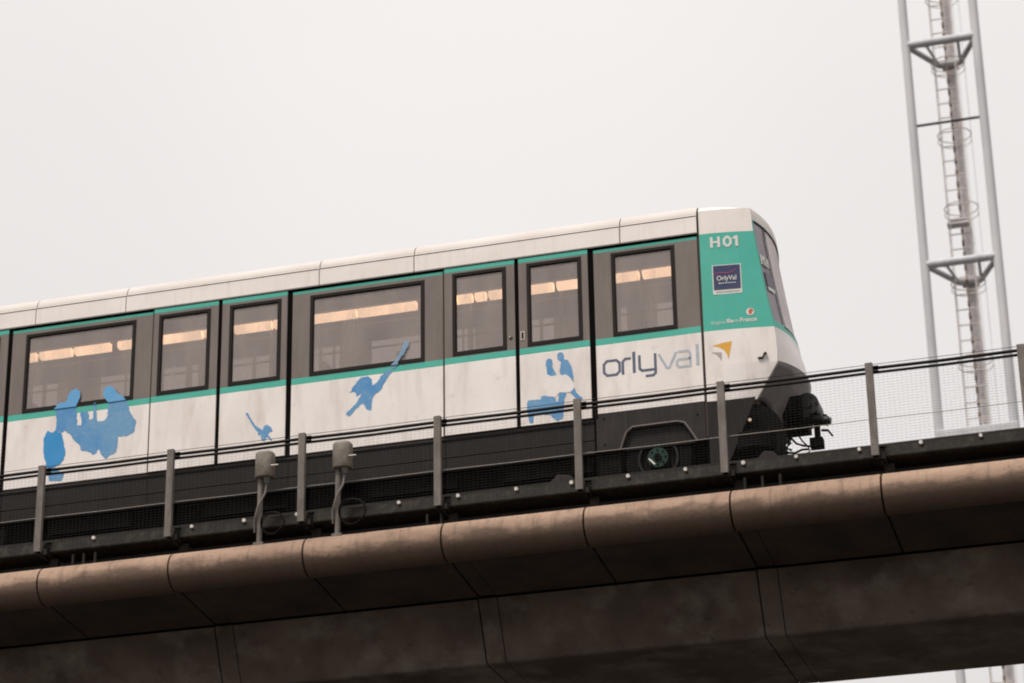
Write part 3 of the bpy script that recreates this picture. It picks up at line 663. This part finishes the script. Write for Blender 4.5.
text('France', -5.192, 12.432, .075, WSTK, 'region_lettering', tr, w=.20, bold=.028)
k = MB(); k.disc((-5.068,12.555), .048, TY-.0075, TY-.0045, WSTK, n=18); poly(k, [(-5.085,12.53),(-5.09,12.57),(-5.06,12.60),(-5.028,12.575),(-5.045,12.55),(-5.06,12.52)], TY-.0095, ORANGE); k.build('region_roundel', None, tr)
# reflection of the side number and sticker, modelled as marks on the front pane
def onpane(x01, z): # small flat marks following the pane
    t = lerp(-.93, -.66, x01); return nose(t, z, .004)
k = MB()
for seg in (((0.02,13.33),(0.02,13.20)),((.02,13.265),(.26,13.265)),((.26,13.33),(.26,13.20)),((.42,13.33),(.42,13.20)),((.42,13.33),(.62,13.33)),((.62,13.33),(.62,13.20)),((.42,13.20),(.62,13.20)),((.84,13.33),(.84,13.20))):
    a, b = onpane(*seg[0]), onpane(*seg[1]); k.path([a,b], .009, WSTK, n=5)
k.build('pane_number_reflection', None, tr)
k = MB(); k.grid([[onpane(u, z) for u in ZS(.15,.98,5)] for z in ZS(12.86,12.915,2)], WSTK); k.grid([[onpane(u, z) for u in ZS(.15,.98,5)] for z in ZS(12.925,13.12,3)], mat('pane_sticker_reflection',(.15,.13,.18),.4)); k.build('pane_sticker_reflection', None, tr)

# blue silhouettes: (x, z) polygons on the side, one decal each
def decal(name, polys, ox, oz, s_, f, par=None, label=None):
    k = MB()
    for m_, pts in polys:
        n_ = len(pts); q_ = []
        for i in range(n_):
            (a0,b0),(a1,b1) = pts[i], pts[(i+1)%n_]; q_ += [(a0*.9+a1*.1, b0*.9+b1*.1), (a0*.1+a1*.9, b0*.1+b1*.9)]
        fine_ = []
        for i in range(len(q_)):
            (a0,b0),(a1,b1) = q_[i], q_[(i+1)%len(q_)]; fine_ += [(a0,b0)]
            L_ = math.hypot(a1-a0,b1-b0)
            for j in range(1, int(L_/11)): fine_.append((lerp(a0,a1,j/int(L_/11))+random.uniform(-4,4), lerp(b0,b1,j/int(L_/11))+random.uniform(-4,4)))
        q_ = fine_
        poly(k, [(f(a,b)) for a, b in q_], YD, m_)
    o = k.build(name, None, tr)
    if label: o['label'] = label
    return o
# pixel tracing -> metric on the side plane, done once here with the plane's own frame
Rm = (r2, u2, fw)
def side(px, py, y=TY):
    d = fw*F + r2*(px-512) - u2*(py-341.5); d = d*(y/d.y); return (d.x, d.z)
def tz(ox, oy, sc): return lambda a, b: side(ox+a/sc, oy+b/sc)
YD = TY-.002
fA = tz(30, 380, 6.833)
couple_deep = [(108,370),(120,345),(150,362),(172,345),(215,362),(232,430),(243,492),(230,545),(205,575),(160,600),(115,600),(100,540),(92,470),(92,410)]
man = [(165,200),(200,160),(250,152),(262,110),(285,75),(320,60),(345,80),(345,120),(330,155),(315,185),(322,235),(320,310),(350,310),(352,275),(342,235),(350,215),(395,215),(405,240),(402,270),(430,265),(432,235),(436,165),(452,155),(456,240),(462,285),(500,280),(528,255),(532,200),(540,158),(512,125),(500,85),(520,52),(555,42),(580,62),(605,95),(645,120),(668,160),(690,230),(728,285),(715,350),(660,385),(600,385),(600,430),(590,490),(555,510),(515,540),(490,515),(470,470),(455,500),(430,512),(400,490),(345,480),(345,455),(300,410),(275,370),(240,345),(215,362),(172,345),(182,280),(180,205)]
decal('figure_decal', [(BLUE, man), (BLUED, couple_deep)], 0,0,1, fA, label='large blue silhouette of a couple with a child')
k = MB(); poly(k, [fA(a,b) for a, b in [(150,598),(235,640),(215,690),(130,690),(118,600)]], YD, BLUE); k.build('figure_decal', None, tr)
fD = tz(335, 335, 7.589)
decal('figure_decal', [(BLUE, [(195,325),(250,312),(280,335),(283,385),(320,360),(345,315),(380,280),(410,255),(440,275),(400,325),(365,380),(340,425),(300,455),(285,480),(275,575),(240,565),(215,515),(160,560),(110,620),(80,605),(120,560),(160,520),(205,440),(165,470),(150,430),(110,440),(140,390),(165,355)]), (mat('faded_blue_vinyl',(.16,.30,.44),.5,c2=(.22,.34,.46),scale=9), [(425,232),(455,205),(500,130),(520,70),(560,45),(560,80),(535,130),(490,190),(470,240),(440,260)])], 0,0,1, fD, label='blue silhouette of a leaping figure with outstretched arm')
fC = tz(235, 405, 13.667)
decal('figure_decal', [(BLUE, [(155,110),(180,115),(240,220),(290,290),(345,325),(385,355),(395,300),(435,275),(490,300),(525,370),(480,372),(455,410),(515,485),(500,495),(440,440),(430,470),(410,500),(370,490),(358,420),(320,415),(318,375),(285,340),(245,285),(200,200),(160,140)])], 0,0,1, fC, label='small blue silhouette of a running figure')
fF = tz(515, 340, 7.588)
pale = mat('washed_out_vinyl', (.73,.70,.69), .5, c2=(.80,.75,.71), scale=9)
decal('figure_decal', [(BLUE, [(320,120),(335,98),(365,100),(375,125),(372,148),(405,155),(425,190),(440,250),(455,335),(425,290),(400,270),(345,268),(342,225),(352,170),(325,150)]), (BLUE, [(235,180),(245,150),(265,142),(285,155),(290,185),(285,205),(300,235),(315,275),(280,280),(245,262),(243,215)]),
  (pale, [(243,262),(280,280),(345,268),(400,270),(445,325),(450,370),(420,400),(340,400),(310,440),(240,430),(215,340)]),
  (BLUE, [(200,430),(300,425),(315,470),(330,470),(335,400),(395,400),(375,470),(370,590),(325,620),(285,590),(270,570),(145,570),(145,630),(115,635),(100,560),(92,490),(105,460),(200,455)]), (BLUE, [(415,400),(445,345),(470,405),(520,450),(485,460)])], 0,0,1, fF, label='blue silhouette of two people pushing a luggage trolley')
# vinyl on a door leaf follows the leaf, which stands proud; over a window it lies on the frame
for o in list(tr.children):
    n = o.name.split('.')[0]
    if n == 'figure_decal':
        xx = sum(v.co.x for v in o.data.vertices)/len(o.data.vertices)
        door = -11.9 < xx < -10.98 or -8.9 < xx < -7.04
        mi = {}
        for p in o.data.polygons:
            for v_ in p.vertices: mi[v_] = p.material_index
        import bmesh
        for v in o.data.vertices: v.co.y = -.0016*mi.get(v.index,0) + (TY-.0165 if door else TY-.0025)
        if not door:
            bm = bmesh.new(); bm.from_mesh(o.data)
            for zc_ in (12.424, 12.436): bmesh.ops.bisect_plane(bm, geom=bm.verts[:]+bm.edges[:]+bm.faces[:], plane_co=(0,0,zc_), plane_no=(0,0,1))
            for v in bm.verts:
                if v.co.z > 12.43: v.co.y -= .010
            if xx < -8.95:
                o.data.materials.append(PERF); pi_ = len(o.data.materials)-1
                for f_ in bm.faces:
                    if f_.calc_center_median().z > 12.43 and f_.material_index == 0: f_.material_index = pi_
            bm.to_mesh(o.data); bm.free()
for o in list(tr.children)+[c for c in st.children]:
    n = o.name.split('.')[0]
    if n in ('fleet_number','logo_sticker','sticker_title','sticker_line','sticker_foot','sticker_swoosh','region_lettering','region_roundel','arrow_emblem','tow_hook','marker_lamp'):
        for v in o.data.vertices:
            v.co.y = taper(v.co.x, v.co.y, Xc(v.co.z)-.018)-(.0035 if n == 'arrow_emblem' else 0)
shift(tr)

# ------------------------------------------------------------ mast behind the viaduct
TYm = 50.0
ms = thing('lattice_mast', 'tall pale three legged steel mast with caged ladder behind the viaduct', 'mast', loc=(-4.48, TYm+.5, -1.6))
legs = [(-5.255,TYm,.094,MASTW),(-3.725,TYm,.098,MASTW),(-4.44,TYm+1.32,.105,MASTD)]
for x, y, r, m_ in legs:
    k = MB(); k.tube((x,y,-1.6),(x,y,44),r,n=18); k.build('leg', m_, ms)
zt = 28.22; fz = []
z = zt
for z in [zt+5.3*i for i in (-5,-4,-3,-2,-1,0,1,2)]:
    k = MB(); A3 = (legs[0][0],TYm,z); B3 = (legs[1][0],TYm,z); C3 = (legs[2][0],legs[2][1]-.1,z)
    k.tube(A3,B3,.09,n=14)
    CL = (C3[0]-.24,C3[1]-.16,z-.02); CR = (C3[0]+.24,C3[1]-.16,z-.02)
    k.tube(A3,CL,.065,n=12); k.tube(B3,CR,.065,n=12); k.tube(CL,CR,.08,n=12); k.box(C3[0]-.18,C3[0]+.18,C3[1]-.16,C3[1]+.12,z-.05,z+.05)
    for q in (.27,.74): k.tube((lerp(A3[0],B3[0],q)-.025,TYm,z),(lerp(A3[0],B3[0],q)+.025,TYm,z),.10,n=14)
    k.tube((lerp(A3[0],B3[0],.27),TYm,z),(CL[0],CL[1],z),.035,n=8); k.tube((lerp(A3[0],B3[0],.74),TYm,z),(CR[0],CR[1],z),.035,n=8)
    k.build('cross_frame', MASTF, ms)
for z in [zt-2.0+5.3*i for i in (-4,-3,0,2)]:
    k = MB(); k.tube((legs[0][0],TYm,z),(legs[1][0],TYm,z),.03,n=8); k.build('thin_brace', DSTEEL, ms)
k = MB(); k.box(legs[0][0]-.05,legs[1][0]+.1,TYm-.25,TYm+.9,18.90,19.10); k.build('platform', MASTF, ms, bevel=.03)
for z in [24.1]:
    k = MB(); k.box(-4.78,-4.30,TYm+.65,TYm+.9,z,z+.04); k.box(-4.72,-4.36,TYm+.7,TYm+.9,z+.12,z+.15); k.build('rest_step', MASTD, ms)
lx = -4.53; ly = TYm+.95
k = MB()
for s_ in (-.235,.235): k.tube((lx+s_,ly,-1.2),(lx+s_,ly,44),.017,n=6)
la = k.build('ladder', LADD, ms)
z = 1.97
while z < 36.7:
    k = MB(); k.tube((lx-.235,ly,z),(lx+.235,ly,z),.014,n=6); k.build('rung', LADD, la); z += .355
k = MB(); z = -1; rows = []; i = 0
while z < 43:
    r_ = .028 if i % 4 < 2 else .010
    rows.append([(lx+.03+r_*math.cos(a), ly+.05+r_*math.sin(a), z) for a in [2*math.pi*q/6 for q in range(7)]]); z += (.13 if i % 2 == 0 else .012); i += 1
k.grid(rows); k.build('fall_arrest_rail', mat('rusty_rail',(.20,.14,.12),.7), la)
z = -.5; i = 0
cg = MB()
for zh in [26.2-1.77*i for i in range(-9, 14)]:
    k = MB(); k.path([(lx+.09+.36*math.cos(a), ly-.32+.36*math.sin(a), zh) for a in [math.pi*2*i/20 for i in range(21)]], .013, n=5); k.path([(lx+.09+.36*math.cos(a), ly-.32+.36*math.sin(a), zh-.14) for a in [math.pi*2*i/20 for i in range(14)]], .010, n=5); k.build('cage_hoop', LADD, la)
k = MB()
for a in (.1, 1.0, 4.0, 5.2): k.tube((lx+.09+.36*math.cos(a), ly-.32+.36*math.sin(a), 2),(lx+.09+.36*math.cos(a), ly-.32+.36*math.sin(a), 44),.006,n=5)
k.build('cage_strap', MASTW, la)
shift(ms)
